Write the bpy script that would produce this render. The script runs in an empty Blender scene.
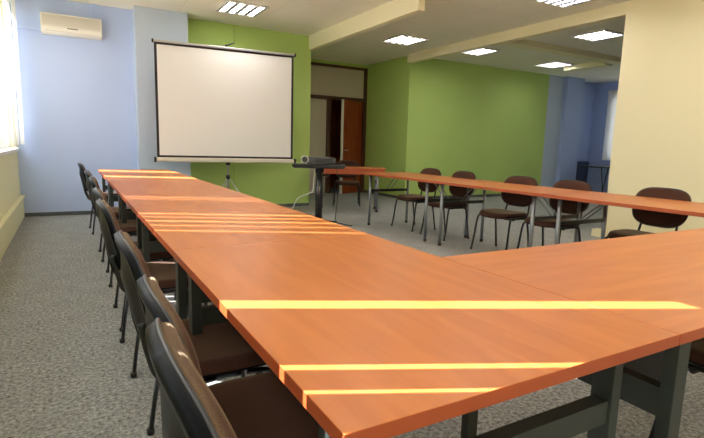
import bpy, bmesh, math, random
from mathutils import Vector, Matrix
random.seed(4)
D = bpy.data
COL = bpy.context.scene.collection
PI = math.pi

# ------------------------------------------------------------------ materials
def lin(c):
    return tuple((v/12.92 if v <= .04045 else ((v+.055)/1.055)**2.4) for v in [x/255 for x in c]) + (1,)

def mat(name, rgb, rough=.6, metal=0, noise=0, nscale=20, bump=0, bscale=80, spec=.5, coat=0, stretch=None):
    m = D.materials.new(name); m.use_nodes = True
    nt = m.node_tree; b = nt.nodes['Principled BSDF']
    c = lin(rgb)
    b.inputs['Base Color'].default_value = c
    b.inputs['Roughness'].default_value = rough
    b.inputs['Metallic'].default_value = metal
    b.inputs['Specular IOR Level'].default_value = spec
    b.inputs['Coat Weight'].default_value = coat
    tc = nt.nodes.new('ShaderNodeTexCoord')
    mp = nt.nodes.new('ShaderNodeMapping'); nt.links.new(tc.outputs['Object'], mp.inputs[0])
    if stretch: mp.inputs['Scale'].default_value = stretch
    if noise:
        n = nt.nodes.new('ShaderNodeTexNoise'); n.inputs['Scale'].default_value = nscale; n.inputs['Detail'].default_value = 5
        nt.links.new(mp.outputs[0], n.inputs['Vector'])
        r = nt.nodes.new('ShaderNodeValToRGB')
        r.color_ramp.elements[0].position = .3; r.color_ramp.elements[1].position = .7
        r.color_ramp.elements[0].color = tuple(max(0, x*(1-noise)) for x in c[:3])+(1,)
        r.color_ramp.elements[1].color = tuple(min(1, x*(1+noise)) for x in c[:3])+(1,)
        nt.links.new(n.outputs['Fac'], r.inputs[0]); nt.links.new(r.outputs[0], b.inputs['Base Color'])
    if bump:
        n2 = nt.nodes.new('ShaderNodeTexNoise'); n2.inputs['Scale'].default_value = bscale; n2.inputs['Detail'].default_value = 3
        nt.links.new(mp.outputs[0], n2.inputs['Vector'])
        bp = nt.nodes.new('ShaderNodeBump'); bp.inputs['Strength'].default_value = bump; bp.inputs['Distance'].default_value = .01
        nt.links.new(n2.outputs['Fac'], bp.inputs['Height']); nt.links.new(bp.outputs[0], b.inputs['Normal'])
    return m

def emis(name, rgb, s):
    m = D.materials.new(name); m.use_nodes = True; nt = m.node_tree; b = nt.nodes['Principled BSDF']
    b.inputs['Base Color'].default_value = (.8, .8, .8, 1)
    b.inputs['Emission Color'].default_value = lin(rgb); b.inputs['Emission Strength'].default_value = s
    return m

def carpet_mat():
    m = D.materials.new('grey_carpet'); m.use_nodes = True; nt = m.node_tree; b = nt.nodes['Principled BSDF']
    b.inputs['Roughness'].default_value = .95; b.inputs['Specular IOR Level'].default_value = .1
    tc = nt.nodes.new('ShaderNodeTexCoord')
    n = nt.nodes.new('ShaderNodeTexNoise'); n.inputs['Scale'].default_value = 55; n.inputs['Detail'].default_value = 8; n.inputs['Roughness'].default_value = .75
    n2 = nt.nodes.new('ShaderNodeTexNoise'); n2.inputs['Scale'].default_value = 5; n2.inputs['Detail'].default_value = 3
    r = nt.nodes.new('ShaderNodeValToRGB')
    e = r.color_ramp.elements
    e[0].position = .36; e[0].color = lin((98, 99, 96)); e[1].position = .66; e[1].color = lin((212, 212, 206))
    mx = nt.nodes.new('ShaderNodeMix'); mx.data_type = 'RGBA'; mx.blend_type = 'MULTIPLY'; mx.inputs[0].default_value = .3
    for a in (n, n2): nt.links.new(tc.outputs['Object'], a.inputs['Vector'])
    nt.links.new(n.outputs['Fac'], r.inputs[0]); nt.links.new(r.outputs[0], mx.inputs[6]); nt.links.new(n2.outputs['Fac'], mx.inputs[7])
    nt.links.new(mx.outputs[2], b.inputs['Base Color'])
    bp = nt.nodes.new('ShaderNodeBump'); bp.inputs['Strength'].default_value = .6; bp.inputs['Distance'].default_value = .008
    nt.links.new(n.outputs['Fac'], bp.inputs['Height']); nt.links.new(bp.outputs[0], b.inputs['Normal'])
    return m

def wood_mat(name, lo, hi, rough=.32, scale=(1.2, 9, 9)):
    m = D.materials.new(name); m.use_nodes = True; nt = m.node_tree; b = nt.nodes['Principled BSDF']
    b.inputs['Roughness'].default_value = rough
    b.inputs['Specular IOR Level'].default_value = .28
    tc = nt.nodes.new('ShaderNodeTexCoord'); mp = nt.nodes.new('ShaderNodeMapping')
    mp.inputs['Scale'].default_value = scale; nt.links.new(tc.outputs['Object'], mp.inputs[0])
    n = nt.nodes.new('ShaderNodeTexNoise'); n.inputs['Scale'].default_value = 1.6; n.inputs['Detail'].default_value = 7
    n.inputs['Distortion'].default_value = .8
    nt.links.new(mp.outputs[0], n.inputs['Vector'])
    r = nt.nodes.new('ShaderNodeValToRGB'); e = r.color_ramp.elements
    e[0].position = .3; e[0].color = lin(lo); e[1].position = .7; e[1].color = lin(hi)
    nt.links.new(n.outputs['Fac'], r.inputs[0]); nt.links.new(r.outputs[0], b.inputs['Base Color'])
    return m

def glass_mat():
    m = D.materials.new('window_glass'); m.use_nodes = True; nt = m.node_tree; nt.nodes.clear()
    o = nt.nodes.new('ShaderNodeOutputMaterial'); t = nt.nodes.new('ShaderNodeBsdfTransparent'); g = nt.nodes.new('ShaderNodeBsdfGlossy')
    g.inputs['Roughness'].default_value = .02
    mx = nt.nodes.new('ShaderNodeMixShader'); mx.inputs[0].default_value = .06
    nt.links.new(t.outputs[0], mx.inputs[1]); nt.links.new(g.outputs[0], mx.inputs[2]); nt.links.new(mx.outputs[0], o.inputs[0])
    return m

def blind_mat():
    m = D.materials.new('blind_fabric'); m.use_nodes = True; nt = m.node_tree; nt.nodes.clear()
    o = nt.nodes.new('ShaderNodeOutputMaterial'); d = nt.nodes.new('ShaderNodeBsdfDiffuse'); t = nt.nodes.new('ShaderNodeBsdfTranslucent')
    d.inputs[0].default_value = (.85, .84, .8, 1); t.inputs[0].default_value = (.9, .88, .82, 1)
    mx = nt.nodes.new('ShaderNodeMixShader'); mx.inputs[0].default_value = BLIND_T
    nt.links.new(d.outputs[0], mx.inputs[1]); nt.links.new(t.outputs[0], mx.inputs[2]); nt.links.new(mx.outputs[0], o.inputs[0])
    return m

def ceiling_mat():
    m = mat('ceiling_paint', (248, 241, 222), .9, noise=.03, nscale=2)
    nt = m.node_tree; b = nt.nodes['Principled BSDF']
    tc = nt.nodes.new('ShaderNodeTexCoord'); br = nt.nodes.new('ShaderNodeTexBrick')
    br.offset = 0; br.inputs['Scale'].default_value = 1; br.inputs['Brick Width'].default_value = 1.2; br.inputs['Row Height'].default_value = 1.2
    br.inputs['Mortar Size'].default_value = .004
    br.inputs['Color1'].default_value = lin((246, 241, 222)); br.inputs['Color2'].default_value = lin((244, 239, 220)); br.inputs['Mortar'].default_value = lin((222, 215, 194))
    nt.links.new(tc.outputs['Object'], br.inputs['Vector']); nt.links.new(br.outputs['Color'], b.inputs['Base Color'])
    return m

BLIND_T = .56
M = {}
M['carpet'] = carpet_mat()
M['wood'] = wood_mat('orange_laminate', (180, 104, 50), (197, 120, 62), .36)
M['wood_side'] = wood_mat('orange_laminate_cross', (180, 104, 50), (197, 120, 62), .36, (9, 1.2, 9))
M['band'] = mat('laminate_edge_band', (172, 80, 38), .4)
M['door'] = wood_mat('door_veneer', (120, 52, 22), (158, 76, 34), .45, (9, 9, 1))
M['frame_brown'] = mat('brown_frame_paint', (84, 52, 28), .5)
M['beige'] = mat('beige_panel', (196, 186, 160), .6)
M['blue'] = mat('pale_blue_wall', (186, 202, 236), .85, bump=.05)
M['blue_grey'] = mat('grey_blue_wall', (190, 203, 218), .85, bump=.05)
M['blue_deep'] = mat('blue_wall_deep', (162, 180, 220), .85)
M['blue_shade'] = mat('dark_blue_wall_shade', (62, 74, 100), .7)  # wall blue darkened to paint in the shade under the far window
M['green'] = mat('lime_green_wall', (184, 210, 116), .8, noise=.03, nscale=1.5, bump=.05)
M['cream'] = mat('cream_wall', (240, 229, 188), .85, bump=.05)
M['yellow_cream'] = mat('yellow_cream_wall', (230, 224, 180), .8)
M['beamc'] = mat('beam_cream', (240, 231, 192), .85)
M['ceiling'] = ceiling_mat()
M['base'] = mat('dark_grey_skirting', (82, 86, 86), .6)
M['white'] = mat('white_plastic', (232, 226, 212), .45)
M['grille'] = mat('pale_grille', (206, 198, 180), .6)
M['white_frame'] = mat('white_window_frame', (226, 224, 216), .5)
M['black'] = mat('black_plastic', (26, 27, 28), .28, spec=.6)
M['shell'] = mat('black_shell_plastic', (14, 16, 17), .28, spec=.13)
M['blackm'] = mat('black_powder_coat', (20, 21, 22), .4)
M['greym'] = mat('grey_green_steel', (50, 56, 53), .45)
M['steel'] = mat('grey_steel_tube', (140, 144, 148), .35, metal=.8)
M['silver'] = mat('silver_metal', (190, 190, 186), .35, metal=.7)
M['fabric'] = mat('brown_fabric', (72, 47, 38), .9, noise=.2, nscale=260, bump=.2, bscale=400, spec=.2)
M['fabric_tan'] = mat('tan_brown_fabric', (104, 74, 44), .75, noise=.12, nscale=260, bump=.2, bscale=400, spec=.4)
M['shell'].node_tree.nodes['Principled BSDF'].inputs['IOR'].default_value = 1.22
_b = M['fabric'].node_tree.nodes['Principled BSDF']; _b.inputs['Sheen Weight'].default_value = .3; _b.inputs['Sheen Roughness'].default_value = .35; _b.inputs['Sheen Tint'].default_value = (1, .78, .5, 1)
M['screen'] = mat('screen_fabric', (228, 224, 218), .9)
M['scr_border'] = mat('screen_black_border', (34, 28, 28), .7)
M['glass'] = glass_mat()
M['blind'] = blind_mat()
M['lamp'] = emis('lamp_diffuser', (255, 253, 252), 17.0)
M['lamp_frame'] = mat('lamp_frame_metal', (214, 210, 200), .4)
M['louvre'] = mat('louvre_metal', (150, 146, 152), .5)
M['cable_w'] = mat('white_cable', (220, 222, 220), .5)
M['proj'] = mat('grey_projector', (70, 72, 76), .4)
M['asphalt'] = mat('outdoor_ground', (150, 148, 140), .9)

# ------------------------------------------------------------------ mesh helpers
class MB:
    def __init__(s): s.bm = bmesh.new()
    def box(s, x0, y0, z0, x1, y1, z1, bev=0, mi=0):
        r = bmesh.ops.create_cube(s.bm, size=1)
        vs = r['verts']
        for v in vs:
            v.co = Vector(((x0+x1)/2+v.co.x*(x1-x0), (y0+y1)/2+v.co.y*(y1-y0), (z0+z1)/2+v.co.z*(z1-z0)))
        fs = set(f for v in vs for f in v.link_faces)
        for f in fs: f.material_index = mi
        if bev:
            es = set(e for v in vs for e in v.link_edges)
            rr = bmesh.ops.bevel(s.bm, geom=list(es), offset=bev, segments=2, profile=.5, affect='EDGES')
            for f in rr['faces']: f.material_index = mi
        return s
    def tube(s, pts, r, n=12, flat=1.0, caps=True, closed=False):
        pts = [Vector(p) for p in pts]; N = len(pts); rings = []
        up0 = None
        for i, p in enumerate(pts):
            if closed: t = (pts[(i+1) % N]-pts[i-1])
            else: t = (pts[min(i+1, N-1)]-pts[max(i-1, 0)])
            t.normalize()
            if up0 is None:
                up0 = Vector((0, 0, 1)) if abs(t.z) < .9 else Vector((0, 1, 0))
            a = (up0 - t*up0.dot(t)).normalized(); up0 = a; b = t.cross(a)
            rr = r[i] if isinstance(r, (list, tuple)) else r
            rings.append([s.bm.verts.new(p + a*math.cos(2*PI*k/n)*rr + b*math.sin(2*PI*k/n)*rr*flat) for k in range(n)])
        M_ = N if closed else N-1
        for i in range(M_):
            A = rings[i]; B = rings[(i+1) % N]
            for k in range(n):
                f = s.bm.faces.new((A[k], A[(k+1) % n], B[(k+1) % n], B[k])); f.smooth = True
        if caps and not closed:
            s.bm.faces.new(rings[0][::-1]); s.bm.faces.new(rings[-1])
        return s
    def lathe(s, prof, n=24, loc=(0, 0, 0)):
        rings = []
        for r, z in prof:
            rings.append([s.bm.verts.new((loc[0]+r*math.cos(2*PI*k/n), loc[1]+r*math.sin(2*PI*k/n), loc[2]+z)) for k in range(n)])
        for A, B in zip(rings, rings[1:]):
            for k in range(n):
                f = s.bm.faces.new((A[k], A[(k+1) % n], B[(k+1) % n], B[k])); f.smooth = True
        s.bm.faces.new(rings[0][::-1]); s.bm.faces.new(rings[-1])
        return s
    def build(s, name, m, parent=None, loc=None, rotz=0):
        bmesh.ops.recalc_face_normals(s.bm, faces=s.bm.faces[:])
        me = D.meshes.new(name); s.bm.to_mesh(me); s.bm.free()
        for x in (m if isinstance(m, (list, tuple)) else [m]): me.materials.append(x)
        o = D.objects.new(name, me); COL.objects.link(o)
        if parent: o.parent = parent
        if loc: o.location = loc
        if rotz: o.rotation_euler.z = rotz
        return o

def struct(name, mb, m, parent=None):
    o = mb.build(name, m, parent)
    if not parent: o['kind'] = 'structure'
    return o
def tag(o, label, cat, group=None):
    o['label'] = label; o['category'] = cat
    if group: o['group'] = group
    return o
def thing(name, label, cat, loc=(0, 0, 0), rotz=0, group=None):
    o = D.objects.new(name, None); COL.objects.link(o); o.location = loc; o.rotation_euler = (0, 0, rotz); o.empty_display_size = .1
    return tag(o, label, cat, group)
def dup(root, loc, rotz, label, group=None):
    r = root.copy(); COL.objects.link(r); r.location = loc; r.rotation_euler = (0, 0, rotz); r['label'] = label
    if group: r['group'] = group
    for ch in list(root.children):
        c = ch.copy(); COL.objects.link(c); c.parent = r
        for g in ch.children:
            d = g.copy(); COL.objects.link(d); d.parent = c
    return r

def bez(pts, n=8):
    """smooth Catmull-Rom through points"""
    P = [Vector(p) for p in pts]; P = [P[0]*2-P[1]]+P+[P[-1]*2-P[-2]]; out = []
    for i in range(1, len(P)-2):
        for k in range(n):
            t = k/n
            out.append(.5*((2*P[i])+(-P[i-1]+P[i+1])*t+(2*P[i-1]-5*P[i]+4*P[i+1]-P[i+2])*t*t+(-P[i-1]+3*P[i]-3*P[i+1]+P[i+2])*t**3))
    out.append(P[-2]); return out

# ------------------------------------------------------------------ dimensions
HC = 3.057      # ceiling
XW = -.95       # left wall
YB = 7.85       # back wall
XG = 3.55       # end of back wall (recess)
YD = 9.99       # door wall
XP = 5.95       # partition
YG = 8.245      # green wall of the right part
YF = -3.2       # wall behind the camera
XR = 12.6       # far right wall

# ------------------------------------------------------------------ shell
struct('floor', MB().box(XW-.25, YF-.2, -.12, XR+.2, 11.7, 0), M['carpet'])
struct('ceiling', MB().box(XW-.25, YF-.2, HC, XR+.2, 11.7, HC+.15), M['ceiling'])
# left wall: parapet under the windows, band above, end pier
WZ0, WZ1, WY0, WY1 = .97, 2.93, -3.0, 7.72
struct('wall_left', MB().box(XW-.22, YF, 0, XW, YB+.2, WZ0).box(XW-.22, YF, WZ1, XW, YB+.2, HC)
       .box(XW-.22, WY1, WZ0, XW, YB+.2, WZ1).box(XW-.22, YF, WZ0, XW, WY0, WZ1), M['yellow_cream'])
mbt = MB(); mbt.box(XW, YF+.05, 0, XW+.03, YB-.01, .29, .004).box(XW, YF+.05, .285, XW+.055, YB-.01, .315, .008)
struct('trim_1', mbt, M['yellow_cream'])
struct('trim_2', MB().box(XW-.12, WY0, WZ0-.03, XW+.035, WY1, WZ0+.012, .005), M['white_frame'])
edges = [7.72, 6.32, 4.62, 3.12, 1.62, .12, -1.4, -3.0]
for i in range(7):
    y1, y0 = edges[i], edges[i+1]
    w = MB()
    fx0, fx1 = XW-.13, XW-.07
    w.box(fx0, y0, WZ0, fx1, y0+.035, WZ1).box(fx0, y1-.035, WZ0, fx1, y1, WZ1)
    w.box(fx0, y0, WZ0, fx1, y1, WZ0+.05).box(fx0, y0, WZ1-.05, fx1, y1, WZ1)
    wo = struct('window_%d' % (i+1), w, M['white_frame'])
    MB().box(XW-.104, y0+.03, WZ0+.045, XW-.098, y1-.03, WZ1-.045).build('pane', M['glass'], wo)
# back wall pieces
struct('wall_back', MB().box(XW, YB, 0, 1.0, YB+.2, HC), M['blue'])
struct('wall_back_green', MB().box(1.0, YB, 0, XG, YB+.2, HC).box(XG-.2, YB+.2, 0, XG, YD+.1, HC), M['green'])
struct('wall_back_pilaster', MB().box(.60, YB-.3, 0, 1.345, YB, HC), M['blue_grey'])
bb = MB().box(XW+.03, YB-.012, 0, .6, YB, .055).box(.59, YB-.312, 0, 1.355, YB-.3, .055).box(1.345, YB-.012, 0, XG, YB, .055)
struct('baseboard_back', bb, M['base'])
struct('trim_3', MB().box(2.135, YB-.02, .055, 2.165, YB, HC), M['green'])          # painted cable duct
struct('trim_4', MB().box(XW, YB-.03, 2.60, -.5, YB, 2.64).box(.085, YB-.03, 2.75, .125, YB, HC), M['blue'])
# door wall (recess)
struct('wall_back_recess', MB().box(XG, YD, 2.985, 6.06, YD+.12, HC).box(XG, YD, 0, 4.2, YD+.12, HC), M['green'])
struct('wall_side_recess', MB().box(6.03, YG+.1, 0, 6.16, YD+.12, HC), M['green'])
struct('wall_right_green', MB().box(6.03, YG, 0, 10.38, YG+.1, HC), M['green'])
struct('baseboard_right', MB().box(6.02, YG-.012, 0, 10.38, YG, .06).box(6.018, YG, 0, 6.03, YD, .06), M['base'])
struct('wall_right_blue', MB().box(10.38, YG, 0, 11.0, YG+.1, HC), M['blue_grey'])
struct('wall_right_pilaster', MB().box(10.95, YG-.12, 0, 11.62, YG+.1, HC), M['blue_deep'])
struct('wall_right_far', MB().box(11.62, YG+.25, 0, XR, YG+.4, HC).box(11.55, YG+.1, 0, 11.62, YG+.4, HC), M['blue_deep'])
struct('wall_shade_panel', MB().box(11.625, YG+.22, 0, XR, YG+.25, .88), M['blue_shade'])  # dark sheet on the lower far wall, stands in for shade there
# right-hand outer wall with a window
wy0, wy1 = 5.2, 7.9
struct('wall_right', MB().box(XR, YF, 0, XR+.2, wy0, HC).box(XR, wy1, 0, XR+.2, YG+.4, HC).box(XR, wy0, 0, XR+.2, wy1, 1.0).box(XR, wy0, 2.7, XR+.2, wy1, HC), M['blue_deep'])
w = MB().box(XR+.05, wy0, 1.0, XR+.1, wy0+.06, 2.7).box(XR+.05, wy1-.06, 1.0, XR+.1, wy1, 2.7).box(XR+.05, wy0, 1.0, XR+.1, wy1, 1.06).box(XR+.05, wy0, 2.64, XR+.1, wy1, 2.7).box(XR+.05, 6.67, 1.0, XR+.1, 6.73, 2.7)
rb = thing('vertical_blind', 'pale vertical blind over the far window beyond the cream partition', 'blind', (XR-.08, 6.6, 2.78))
MB().box(-.02, -1.42, -.03, .02, 1.42, .03).build('head_rail', M['white'], rb)
v = MB()
for k in range(24): v.box(-.0004+.002*(k % 2), -1.42+k*.118, -1.84, .0004+.002*(k % 2), -1.42+k*.118+.122, -.03)
v.build('vanes', M['blind'], rb)
wo = struct('window_8', w, M['white_frame'])
MB().box(XR+.072, wy0+.05, 1.05, XR+.078, wy1-.05, 2.65).build('pane', M['glass'], wo)
# partition, header
struct('wall_partition', MB().box(XP, YF, 0, XP+.13, 3.5, HC).box(XP, 3.5, 2.90, XP+.13, YG, HC), M['cream'])
struct('trim_6', MB().box(XP-.02, 3.46, 0, XP+.12, 3.66, .1, .004), M['cream'])
# walls closing the room behind the camera
struct('wall_front', MB().box(XW-.2, YF-.2, 0, XR+.2, YF, HC), M['cream'])
# beams
struct('trim_7', MB().box(3.503, 4.62, 2.822, 3.60, YB, HC), M['beamc'])
struct('trim_8', MB().box(XP+.13, 5.78, 2.96, 9.9, 6.02, HC), M['beamc'])
struct('trim_9', MB().box(9.5, 6.15, 2.955, 9.75, 7.15, HC), M['beamc'])

# doorway: frame, transom, sidelight, leaf
df = MB()
z1 = 2.985
df.box(4.2, YD-.02, z1-.06, 6.03, YD+.08, z1)                 # head
df.box(5.95, YD-.02, 0, 6.03, YD+.08, z1-.06)                 # right jamb
df.box(4.2, YD-.02, 2.19, 5.95, YD+.08, 2.27)                 # transom rail
df.box(4.96, YD-.02, 0, 5.07, YD+.08, 2.19)                   # mullion
df.box(4.2, YD-.02, 0, 4.26, YD+.08, 2.19)
do = struct('door_1', df, M['frame_brown'])
MB().box(4.2, YD+.02, 2.27, 5.95, YD+.05, z1-.06).build('transom_panel', M['beige'], do)
MB().box(4.26, YD+.02, 0, 4.96, YD+.05, 2.19).build('side_panel', M['beige'], do)
# leaf hinged at the right jamb, opening into the corridor
leaf = MB()
Wd, Td = .86, .04
leaf.box(-Wd, 0, .01, 0, Td, 2.18)
for (a, b, c, d) in [(-Wd+.12, 1.25, -.12, 2.05), (-Wd+.12, .2, -.12, 1.1)]:
    leaf.box(a, -.012, b, c, 0, b+.03).box(a, -.012, d-.03, c, 0, d).box(a, -.012, b, a+.03, 0, d).box(c-.03, -.012, b, c, 0, d)
ang = math.radians(28)
lf = leaf.build('door_leaf', M['door'], do, (5.945, YD+.03, 0), ang)
MB().box(-Wd-.004, -.004, .01, -Wd+.035, Td+.004, 2.18).build('leaf_edge_strip', M['white_frame'], lf)
MB().tube([(-Wd+.08, 0, 1.03), (-Wd+.08, -.05, 1.03), (-Wd+.19, -.05, 1.03)], .009).build('door_handle', M['silver'], lf)
# corridor behind
struct('wall_corridor', MB().box(4.1, 11.3, 0, 6.6, 11.4, HC).box(4.1, YD+.12, 0, 4.2, 11.4, HC).box(6.5, YD+.12, 0, 6.6, 11.4, HC), M['door'])
struct('wall_outer_back', MB().box(6.16, YG+.4, 0, 6.3, YD+.2, HC).box(6.16, 9.99, 0, 6.6, YD+.12, HC), M['cream'])

# ------------------------------------------------------------------ blinds (vertical vanes, with the gaps the sun gets through)
XV = -.85
slits = [(6.74, 7.07), (5.72, 5.97), (5.345, 5.37), (3.68, 3.71), (3.56, 3.575), (2.775, 2.802), (2.642, 2.662), (2.493, 2.513), (2.345, 2.362),
         (2.19, 2.204), (1.003, 1.07), (.622, .648), (.527, .538), (.387, .402)]
slits = sorted(slits)
def blind(y0, y1, label):
    t = thing('vertical_blind', label, 'blind', (XV, (y0+y1)/2, 2.99), 0, 'vertical blinds over the window wall')
    oy = (y0+y1)/2
    MB().box(-.025, y0-oy, -.035, .025, y1-oy, .03, .004).build('head_rail', M['white'], t)
    cur = y0; iv = []
    for a, b in slits:
        if y0 < a < y1: iv.append((cur, a)); cur = b
    iv.append((cur, y1))
    v = MB()
    k = 0
    for a, b in iv:
        L = b-a; n = max(1, round(L/.118)); w_ = L/n
        for i in range(n):
            c = a+(i+.5)*w_-oy; h = w_/2
            lo = c-h-(.004 if i else 0); hi = c+h+(.004 if i < n-1 else 0)
            off = .003 if k % 2 else -.003; k += 1
            zb = -1.955+random.uniform(-.004, .004)
            g = []
            for j in range(5):
                y = lo+(hi-lo)*j/4; x = off+.006*(1-((j-2)/2)**2)
                g.append((v.bm.verts.new((x, y, zb)), v.bm.verts.new((x, y, -.035))))
            for j in range(4):
                f = v.bm.faces.new((g[j][0], g[j+1][0], g[j+1][1], g[j][1])); f.smooth = True
    vo = v.build('vanes', M['blind'], t)
    so = vo.modifiers.new('s', 'SOLIDIFY'); so.thickness = .0008
    # bottom chain
    return t
blind(4.63, 7.70, 'glowing white vertical blind by the blue wall at the far window end')
blind(1.575, 4.625, 'white vertical blind over the middle of the window wall, outside the frame')
blind(-2.9, 1.57, 'white vertical blind nearest the camera on the window wall, outside the frame')

# ------------------------------------------------------------------ chairs
def superpt(a, b, n, th):
    c, s_ = math.cos(th), math.sin(th)
    return (math.copysign(abs(c)**(2/n), c)*a, math.copysign(abs(s_)**(2/n), s_)*b)
def pad(mb, a, b, n, front, back, tf, rings=(0, .35, .6, .8, .9, .96, 1.0), seg=44):
    """puffed pad: outline superellipse a x b; front(r,th)/back(r,th) give offsets along the normal; tf maps (u,v,w)->xyz"""
    def layer(fn):
        R = []
        for r in rings[1:]:
            ring = []
            for k in range(seg):
                th = 2*PI*(k+.5)/seg; u, v = superpt(a, b, n, th)
                ring.append(mb.bm.verts.new(tf(u*r, v*r, fn(r, u*r, v*r))))
            R.append(ring)
        c = mb.bm.verts.new(tf(0, 0, fn(0, 0, 0)))
        for k in range(seg):
            f = mb.bm.faces.new((c, R[0][k], R[0][(k+1) % seg])); f.smooth = True
        for A, B in zip(R, R[1:]):
            for k in range(seg):
                f = mb.bm.faces.new((A[k], A[(k+1) % seg], B[(k+1) % seg], B[k])); f.smooth = True
        return R[-1]
    A = layer(front); B = layer(back)
    for k in range(seg):
        f = mb.bm.faces.new((A[k], A[(k+1) % seg], B[(k+1) % seg], B[k])); f.smooth = True

def edge(r, t, e=.12):
    """rounded shoulder: full height t inside, falling to 0 at r=1"""
    if r <= 1-e: return t
    x = (r-(1-e))/e
    return t*math.sqrt(max(0, 1-x*x))

def make_chair(fabric):
    t = thing('conference_chair', 'x', 'chair')
    # seat: u=x, v=y, w=z ; front edge (x+) rolls down, slight dish
    def st(u, v, w): return Vector((u+.005, v, .432+w - max(0, u-.12)**2*1.4 + .04*abs(u)*0 - .012*(1-(v/.23)**2)))
    m = MB(); pad(m, .218, .235, 3.4, lambda r, u, v: edge(r, .036, .14), lambda r, u, v: -.002, st); m.build('seat', fabric, t)
    m = MB(); pad(m, .220, .238, 3.4, lambda r, u, v: -.001, lambda r, u, v: -.022 if r < .8 else -.022+(r-.8)*.08, st); m.build('seat_shell', M['shell'], t)
    # backrest : u=y , v=height, w = forward
    H0, tilt = .682, math.radians(13)
    def bt(u, v, w):
        z = H0+v*math.cos(tilt); x = -.252 - v*math.sin(tilt)
        x += .42*u*u + 0.25*max(0, v+.02)**2
        return Vector((x+w*math.cos(tilt), u*(1-.10*max(0, -v/.16)**2), z+w*math.sin(tilt)))
    m = MB(); pad(m, .238, .172, 3.3, lambda r, u, v: edge(r, .030, .16), lambda r, u, v: .001, bt); m.build('backrest', fabric, t)
    def shell_back(r, u, v):
        # raised rim with a lip, pressed in panel and a centre swell
        if r > .96: return -.010+.25*(r-.96)
        if r > .82: return -.018
        base = -.010
        return base-.016*math.exp(-((abs(u)-.02)/.09)**2)*(1 if v < .04 else max(0, 1-(v-.04)/.06))
    m = MB(); pad(m, .242, .176, 3.3, lambda r, u, v: 0.0, shell_back, bt, rings=(0, .2, .4, .55, .68, .78, .82, .86, .92, .96, 1.0), seg=56)
    m.build('back_shell', M['shell'], t)
    # piping lip around the rim
    pts = []
    for k in range(60):
        u, v = superpt(.2405, .1745, 3.3, 2*PI*(k+.5)/60); pts.append(bt(u, v, .002))
    m = MB().tube(pts, .0035, 6, closed=True); m.build('rim_piping', M['black'], t)
    # legs
    for s in (-1, 1):
        m = MB().tube(bez([(.215, .25*s, 0.004), (.19, .243*s, .15), (.165, .235*s, .34), (.14, .226*s, .40), (.06, .215*s, .409)]), .0125, 10, .75); fl = m.build('leg', M['blackm'], t)
        MB().lathe([(.013, 0), (.015, .004), (.015, .022), (.012, .026)], 12, (.215, .25*s, 0)).build('foot_cap', M['black'], fl)
        m = MB().tube(bez([(-.185, .238*s, 0.004), (-.165, .234*s, .15), (-.135, .228*s, .33), (-.11, .222*s, .398), (-.04, .212*s, .409)]), .0125, 10, .75); rl = m.build('leg', M['blackm'], t)
        MB().lathe([(.013, 0), (.015, .004), (.015, .022), (.012, .026)], 12, (-.185, .238*s, 0)).build('foot_cap', M['black'], rl)
    for s in (-1, 1):
        m = MB(); m.tube(bez([(.05, .19*s, .398), (-.12, .175*s, .40), (-.20, .165*s, .425), (-.228, .155*s, .50), (-.246, .15*s, .60)]), .0115, 10, .8)
        m.build('back_upright', M['blackm'], t)
    for x in (.1, -.11): MB().tube([(x, -.235, .398), (x, .235, .398)], .011, 8).build('seat_crossbar', M['blackm'], t)
    return t

chA = make_chair(M['fabric'])
left = [(.11, .06, 0.0, 'nearest chair of the window side row, cut by the bottom of the frame'),
        (.60, .10, 0, 'second chair from the camera on the window side of the long table'),
        (1.14, .09, 0, 'third chair from the camera on the window side, black back shell half hidden'),
        (2.16, .08, .02, 'fourth chair from the camera in the row along the window side'),
        (2.82, .09, 0, 'fifth chair from the camera in the row along the window side'),
        (3.84, .10, -.02, 'sixth chair from the camera in the row along the window side'),
        (4.75, .09, 0, 'seventh chair from the camera, second from the far end of the window side row'),
        (6.30, .06, .03, 'farthest chair of the window side row, by the far table end')]
GL = 'brown chairs along the window side of the long table'
for i, (y, x, rz, lab) in enumerate(left):
    if i == 0:
        chA.scale.z = 1.02; chA.location = (x, y, 0); chA.rotation_euler = (0, 0, rz); chA['label'] = lab; chA['group'] = GL
    else: dup(chA, (x, y, 0), rz, lab, GL).scale.z = .96 if i == 1 else .99
chB = make_chair(M['fabric'])
right = [(5.08, 3.94, .0, 'farthest brown chair of the right hand row, before the green corner'),
         (4.37, 3.92, -.03, 'second farthest brown chair of the right hand row, overlapping its left neighbour'),
         (3.38, 3.90, .04, 'middle chair of the right hand row, before the green wall'),
         (2.76, 3.94, -.03, 'right hand row chair before the blue opening, left of the cream partition'),
         (1.85, 3.96, .0, 'brown chair alone before the cream partition wall, nearest of the right hand row')]
GR = 'brown chairs behind the right hand table row'
for i, (y, x, rz, lab) in enumerate(right):
    if i == 0:
        chB.location = (x, y, 0); chB.rotation_euler = (0, 0, PI+rz); chB['label'] = lab; chB['group'] = GR
    else: dup(chB, (x, y, 0), PI+rz, lab, GR)
dup(chB, (4.32, 7.78, 0), math.radians(-118), 'dark chair tucked behind the short orange table before the doorway', GR)['group'] = 'single chairs'
dup(chB, (1.78, .16, 0), PI/2, 'dark brown chair under the near cross table at the bottom right', GR)['group'] = 'single chairs'

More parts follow.
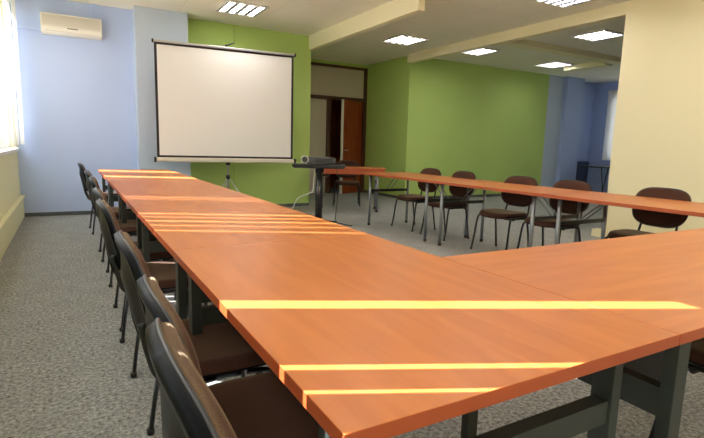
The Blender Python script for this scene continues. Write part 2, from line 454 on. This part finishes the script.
# ------------------------------------------------------------------ heavy conference tables
TT = .028
def top_mesh(x0, y0, x1, y1, z, m, parent):
    mb = MB().box(x0, y0, z-TT, x1, y1, z, .0015)
    for f in mb.bm.faces:
        f.material_index = 1 if abs(f.normal.z) < .9 else 0
    return mb.build('tabletop', [m, M['band']], parent)
def frame_table(name, label, x0, y0, x1, y1, along, group, wood):
    cx, cy = (x0+x1)/2, (y0+y1)/2
    t = thing(name, label, 'table', (cx, cy, 0), 0, group)
    X0, X1, Y0, Y1 = x0-cx, x1-cx, y0-cy, y1-cy
    top_mesh(X0, Y0, X1, Y1, .74, wood, t)
    zt = .74-TT
    a, b = .055, .035
    ins = .10
    if along == 'y':
        xs = (X0+.035, X1-.035-b); ys = (Y0+ins, Y1-ins-a)
        for y in ys:
            for x in xs: MB().box(x, y, .0, x+b, y+a, zt, .002).build('leg', M['greym'], t)
            MB().box(xs[0]+b, y+.008, .48, xs[1], y+a-.008, .54).build('end_crossbar', M['greym'], t)
            MB().box(xs[0]+b, y+.008, zt-.04, xs[1], y+a-.008, zt).build('top_rail', M['blackm'], t)
        MB().box(-.02, ys[0]+a, zt-.05, .02, ys[1], zt-.002).build('spine_beam', M['blackm'], t)
    else:
        ys = (Y0+.05, Y1-.05-b); xs = (X0+.11, X1-.11-a)
        for x in xs:
            for y in ys: MB().box(x, y, .0, x+a, y+b, zt, .002).build('leg', M['greym'], t)
            MB().box(x+.008, ys[0]+b, .46, x+a-.008, ys[1], .54).build('end_crossbar', M['greym'], t)
            MB().box(x+.008, ys[0]+b, zt-.04, x+a-.008, ys[1], zt).build('top_rail', M['blackm'], t)
        MB().box(xs[0]+a+.2, Y0+.42, .26, xs[1], Y0+.435, zt-.002).build('modesty_panel', M['blackm'], t)
    return t
W = .88
GM = 'orange tables of the long row on the window side'
ys = [0, 1.35, 2.70, 4.05, 5.40, 6.755]
labs = ['nearest orange table of the long row, crossed by broad sun stripes',
        'second orange table of the long row from the camera, crossed by thin sun stripes',
        'middle orange table of the long row on the window side',
        'fourth orange table of the long row from the camera, pale with glare',
        'farthest orange table of the long row, ending before the blue wall']
for i in range(5):
    frame_table('conference_table', labs[i], 0, ys[i]+.0002, W, ys[i+1]-.0002, 'y', GM, M['wood_side'])
ct = frame_table('conference_table', 'orange cross table joined to the long row, running off the right frame edge', W+.002, 0, 2.78, .852, 'x', 'cross tables', M['wood'])

# ------------------------------------------------------------------ right hand row of folding tables
def folding_table(label, L, Wd, group):
    """long axis along local y, front (room side) at -x"""
    t = thing('folding_table', label, 'table', (0, 0, 0), 0, group)
    top_mesh(-Wd/2, -L/2, Wd/2, L/2, .74, M['wood_side'], t)
    zt = .74-TT
    for s in (-1, 1):
        y = s*(L/2-.14)
        for x in (-Wd/2+.065, Wd/2-.065):
            lg = MB().tube([(x, y, 0.002), (x, y, zt)], .019, 14).build('leg', M['steel'], t)
            MB().lathe([(.02, 0), (.0215, .004), (.0215, .03), (.019, .034)], 14, (x, y, 0)).build('foot_cap', M['black'], lg)
            MB().box(x-.03, y-.03, zt-.012, x+.03, y+.03, zt).build('mounting_plate', M['blackm'], t)
        MB().box(-Wd/2+.08, y-.012, .475, Wd/2-.08, y+.012, .51).build('end_crossbar', M['blackm'], t)
        MB().tube([(-.06, y, .50), (-.06, y-s*.24, zt-.004)], .006, 6).tube([(.02, y, .50), (.02, y-s*.24, zt-.004)], .006, 6).build('folding_strut', M['steel'], t)
    return t
GF = 'orange folding tables of the right hand row'
fx = 3.385+.4
f0 = folding_table('farthest orange folding table of the right hand row, toward the doorway', 1.60, .80, GF)
f0.location = (fx, 4.86, 0); f0.scale.z = 1.03
dup(f0, (fx, 3.262-.005, 0), 0, 'middle orange folding table of the right hand row, three chairs behind it', GF)
dup(f0, (fx, 1.66-.008, 0), 0, 'nearest orange folding table of the right hand row, before the cream partition', GF)
f1 = folding_table('short orange folding table turned toward the camera before the brown doorway', 1.25, .60, 'single tables')
MB().box(-.285, -.60, .635, -.265, .60, .74-TT).box(.265, -.60, .635, .285, .60, .74-TT).build('apron', M['band'], f1)
f1.location = (4.0, 7.12, 0); f1.scale.z = 1.03; f1.rotation_euler = (0, 0, math.radians(62))

# ------------------------------------------------------------------ projector stand table and projector
t = thing('projector_table', 'small black pedestal table carrying the projector, right of the screen', 'table', (2.87, 6.02, 0), math.radians(-28))
MB().box(-.38, -.23, .822, .38, .23, .86, .006).box(-.36, -.19, .805, .36, .19, .825).build('tabletop', M['black'], t)
MB().lathe([(.055, .02), (.055, .55), (.048, .56), (.048, .74), (.07, .745), (.07, .805)], 20).build('column', M['black'], t)
MB().tube([(.05, 0, .7), (.09, 0, .7)], .014, 8).build('height_knob', M['black'], t)
MB().box(-.28, -.03, .0, .28, .03, .022, .004).box(-.03, -.24, .0, .03, .24, .022, .004).build('cross_base', M['black'], t)
p = thing('projector', 'dark grey projector with a silver lens on the black pedestal table', 'projector', (2.86, 6.03, .86), math.radians(-24)); p.scale = (1.22, 1.2, 1.2)
MB().box(-.16, -.12, .012, .2, .12, .085, .012).box(-.14, -.10, 0, -.11, -.07, .012).box(.13, -.1, 0, .16, -.07, .012).box(-.1, .07, 0, -.07, .1, .012).box(.13, .07, 0, .16, .1, .012).build('body', M['proj'], p)
lb = MB()
lb.tube([(-.165, -.13, .056), (-.165, .06, .056)], .046, 20)
lb.build('lens_housing', M['silver'], p)
MB().tube([(-.165, -.145, .056), (-.165, -.13, .056)], .034, 20).build('lens', M['black'], p)
MB().box(-.04, -.122, .03, .17, -.119, .07).build('front_grille', M['black'], p)
for k in range(3):
    pass
MB().box(.0, -.06, .085, .14, .02, .088, .001).build('control_panel', M['silver'], p)
tag(MB().tube(bez([(2.80, 6.02, .80), (2.79, 6.03, .6), (2.785, 6.05, .46), (2.72, 6.16, .40), (2.64, 6.27, .33), (2.60, 6.36, .18), (2.60, 6.5, .02), (2.6, 7.0, .006), (2.66, 7.82, .006)]), .006, 6).build('power_cable', M['cable_w']),
    'thin white cable hanging from the black projector table to the floor', 'cable')
tag(MB().tube(bez([(3.10, 5.9, .80), (3.13, 5.9, .62), (3.15, 5.95, .4), (3.14, 5.97, .16), (3.12, 5.95, .012), (3.09, 5.8, .006), (3.15, 5.5, .006)]), .006, 6).build('video_cable', M['black']),
    'black cable running from the projector table down onto the carpet', 'cable')

# ------------------------------------------------------------------ projection screen on tripod
sx, sy = 1.835, 7.12
sc = thing('projection_screen', 'large white tripod projection screen with black border before the green wall', 'screen', (sx, sy, 0), math.radians(-5))
hw = 1.037
Z0, Z1 = .895, 2.525
MB().box(-hw, -.003, Z0, hw, .003, Z1).build('border', M['scr_border'], sc)
MB().box(-hw+.035, -.005, Z0+.03, hw-.035, -.0035, Z1-.03).build('screen_fabric', M['screen'], sc)
b_ = MB().box(-hw-.01, -.03, Z1, hw+.01, .012, Z1+.03, .004); b_.build('top_rail', M['silver'], sc)
for s in (-1, 1): MB().box(s*(hw+.018)-.012, -.033, Z1-.012, s*(hw+.018)+.012, .016, Z1+.038, .003).build('rail_cap', M['blackm'], sc)
MB().box(-hw-.015, -.055, Z0-.065, hw+.015, .035, Z0, .015).build('roller_case', M['grille'], sc)
for s in (-1, 1): MB().box(s*(hw+.028)-.014, -.06, Z0-.07, s*(hw+.028)+.014, .04, Z0+.005, .006).build('case_cap', M['blackm'], sc)
MB().tube([(0, .06, .12), (0, .06, Z1+.07)], .016, 12).build('mast', M['silver'], sc)
MB().tube([(-.03, .06, Z1+.06), (0, .04, Z1+.065), (.09, -.03, Z1+.095)], .012, 8).build('hook_handle', M['blackm'], sc)
MB().box(-.03, .035, Z0-.11, .03, .09, Z0-.065).build('case_bracket', M['blackm'], sc)
MB().lathe([(.02, 0), (.032, .01), (.032, .06), (.02, .07)], 14, (0, .06, .56)).build('collar', M['blackm'], sc)
for k in range(3):
    a = math.radians(90+120*k+0)
    c, s_ = math.cos(a), math.sin(a)
    lg = MB().tube([(c*.025, .06+s_*.025, .57), (c*.30, .06+s_*.30, .20), (c*.44, .06+s_*.44, .012)], .010, 8).build('leg', M['silver'], sc)
    MB().lathe([(.012, -.012), (.016, -.008), (.016, .02), (.01, .024)], 10, (c*.44, .06+s_*.44, .012)).build('foot_cap', M['black'], lg)
    MB().tube([(c*.015, .06+s_*.015, .2), (c*.19, .06+s_*.19, .345)], .006, 6).build('brace', M['silver'], sc)

# ------------------------------------------------------------------ air conditioner
ac = thing('air_conditioner', 'white wall mounted air conditioner high on the blue wall in the far left corner', 'air conditioner', (-.2, YB, 2.56))
body = MB()
prof = [(0, .0), (-.14, .0), (-.185, .03), (-.195, .09), (-.19, .24), (-.17, .265), (0, .265)]
vs0 = [body.bm.verts.new((-.375, y, z)) for y, z in prof]; vs1 = [body.bm.verts.new((.375, y, z)) for y, z in prof]
body.bm.faces.new(vs0); body.bm.faces.new(vs1[::-1])
for i in range(len(prof)): body.bm.faces.new((vs0[i], vs0[(i+1) % 7], vs1[(i+1) % 7], vs1[i]))
bo = body.build('casing', M['white'], ac)
bv = bo.modifiers.new('b', 'BEVEL'); bv.width = .008; bv.segments = 3
g = MB()
for k in range(12): g.box(-.355, -.198, .105+k*.0115, .355, -.19, .105+k*.0115+.006)
g.build('intake_grille', M['grille'], ac)
MB().box(-.33, -.19, .028, .33, -.175, .034).build('outlet_slot', M['grille'], ac)
MB().box(-.06, -.199, .073, .07, -.192, .083).build('display_strip', M['greym'], ac)
MB().box(-.37, -.201, .09, .37, -.19, .094).build('panel_seam', M['grille'], ac)

# ------------------------------------------------------------------ ceiling lights
def ceiling_light(x, y, label, grid=False, proto=None):
    t = thing('ceiling_light', label, 'ceiling light', (x, y, HC), 0, 'square office ceiling lights with white louvres')
    h = .30
    MB().box(-h, -h, -.028, h, -h+.02, 0).box(-h, h-.02, -.028, h, h, 0).box(-h, -h+.02, -.028, -h+.02, h-.02, 0).box(h-.02, -h+.02, -.028, h, h-.02, 0).build('frame', M['lamp_frame'], t)
    n = 4; w_ = (2*h-.04)/n
    for k in range(n):
        x0 = -h+.02+k*w_
        MB().box(x0+.034, -h+.02, -.014, x0+w_-.034, h-.02, -.004).build('tube_diffuser', M['lamp'], t)
    r = MB()
    for k in range(n+1):
        x0 = -h+.02+k*w_
        r.box(max(x0-.03, -h+.02), -h+.02, -.024, min(x0+.03, h-.02), h-.02, -.001)
    if grid:
        for k in range(9): 
            y0 = -h+.04+k*.065
            r.box(-h+.02, y0-.008, -.024, h-.02, y0+.008, -.015)
    r.build('louvre', M['louvre'], t)
for x, y, gr, lab in [(1.94, 6.74, 0, 'square ceiling light above the projection screen'),
                  (5.02, 7.03, 0, 'square ceiling light right of the drop beam, before the doorway'),
                  (5.2, 3.78, 1, 'square louvred ceiling light cut by the top of the frame, left of the header beam'),
                  (6.75, 7.0, 1, 'small far ceiling light partly hidden behind the cream header beam'),
                  (9.15, 7.12, 1, 'farthest ceiling light above the green and blue wall corner'),
                  (7.33, 4.82, 1, 'louvred ceiling light beyond the header beside the cream partition edge'),
                  (1.94, 3.3, 0, 'ceiling light over the long table outside the frame'),
                  (1.94, -.2, 0, 'ceiling light near the camera outside the frame'),
                  (1.94, 1.5, 0, 'added ceiling fill light over the nearest tables outside the frame'),  # from here to the list end: unseen fixtures, added to fill the room
                  (1.94, -2.0, 0, 'added ceiling fill light behind the camera outside the frame'),
                  (3.5, 3.3, 0, 'added ceiling fill light between the two table rows outside the frame'),
                  (3.5, .6, 0, 'added ceiling fill light over the cross table outside the frame'),
                  (3.5, -1.6, 0, 'added ceiling fill light behind the cross table outside the frame'),
                  (5.2, 1.8, 0, 'added ceiling fill light beside the cream partition outside the frame'),
                  (5.2, -.8, 0, 'last added ceiling fill light beside the cream partition outside the frame')]:
    ceiling_light(x, y, lab, gr)

# ------------------------------------------------------------------ far black table in the right hand room
bt_ = thing('black_table', 'thin black table seen beyond the cream partition edge, under the far window', 'table', (11.95, 7.55, 0))
MB().box(-.5, -.35, .755, .55, .35, .785, .004).build('tabletop', M['black'], bt_)
for s in (-1, 1):
    MB().tube([(-.28, .3*s, .752), (-.46, .3*s, .02)], .014, 8).build('leg', M['black'], bt_)
    MB().tube([(.34, .3*s, .752), (.5, .3*s, .02)], .014, 8).build('leg', M['black'], bt_)

# ------------------------------------------------------------------ outside ground, light
struct('ground', MB().box(-40, -40, -3.3, 40, 40, -3.2), M['asphalt'])
w = D.worlds.new('World'); bpy.context.scene.world = w; w.use_nodes = True
bg = w.node_tree.nodes['Background']; bg.inputs[0].default_value = lin((225, 236, 255)); bg.inputs[1].default_value = 3.3
sun = D.lights.new('sun', 'SUN'); sun.energy = 21; sun.angle = math.radians(.22); sun.color = (.97, .98, 1)
so = D.objects.new('sun', sun); COL.objects.link(so)
dirv = Vector((1.14, -.53, 0)).normalized()*math.cos(math.radians(40.7)); dirv.z = -math.sin(math.radians(40.7))
so.rotation_euler = dirv.to_track_quat('-Z', 'Y').to_euler(); so.location = (-6, 6, 8)

# ------------------------------------------------------------------ camera
cam = D.cameras.new('camera'); co = D.objects.new('camera', cam); COL.objects.link(co)
cam.sensor_width = 36; cam.sensor_fit = 'HORIZONTAL'; cam.lens = 494.17/704*36; cam.clip_start = .02
y, p_, r_ = math.radians(-29.786), math.radians(-8.483), math.radians(1.638)
fw = Vector((-math.sin(y)*math.cos(p_), math.cos(y)*math.cos(p_), math.sin(p_)))
rt = Vector((math.cos(y), math.sin(y), 0)); up = rt.cross(fw)
R = math.cos(r_)*rt+math.sin(r_)*up; U = -math.sin(r_)*rt+math.cos(r_)*up
mw = Matrix((R, U, -fw)).transposed().to_4x4(); mw.translation = Vector((-.321, -.565, 1.148))
co.matrix_world = mw
sc_ = bpy.context.scene; sc_.camera = co
vs = sc_.view_settings; vs.view_transform = 'Standard'; vs.look = 'None'; vs.exposure = .6; vs.gamma = 1; vs.use_curve_mapping = False
sc_.cycles.max_bounces = 10; sc_.cycles.diffuse_bounces = 6; sc_.cycles.transparent_max_bounces = 12
sc_.cycles.sample_clamp_indirect = 8
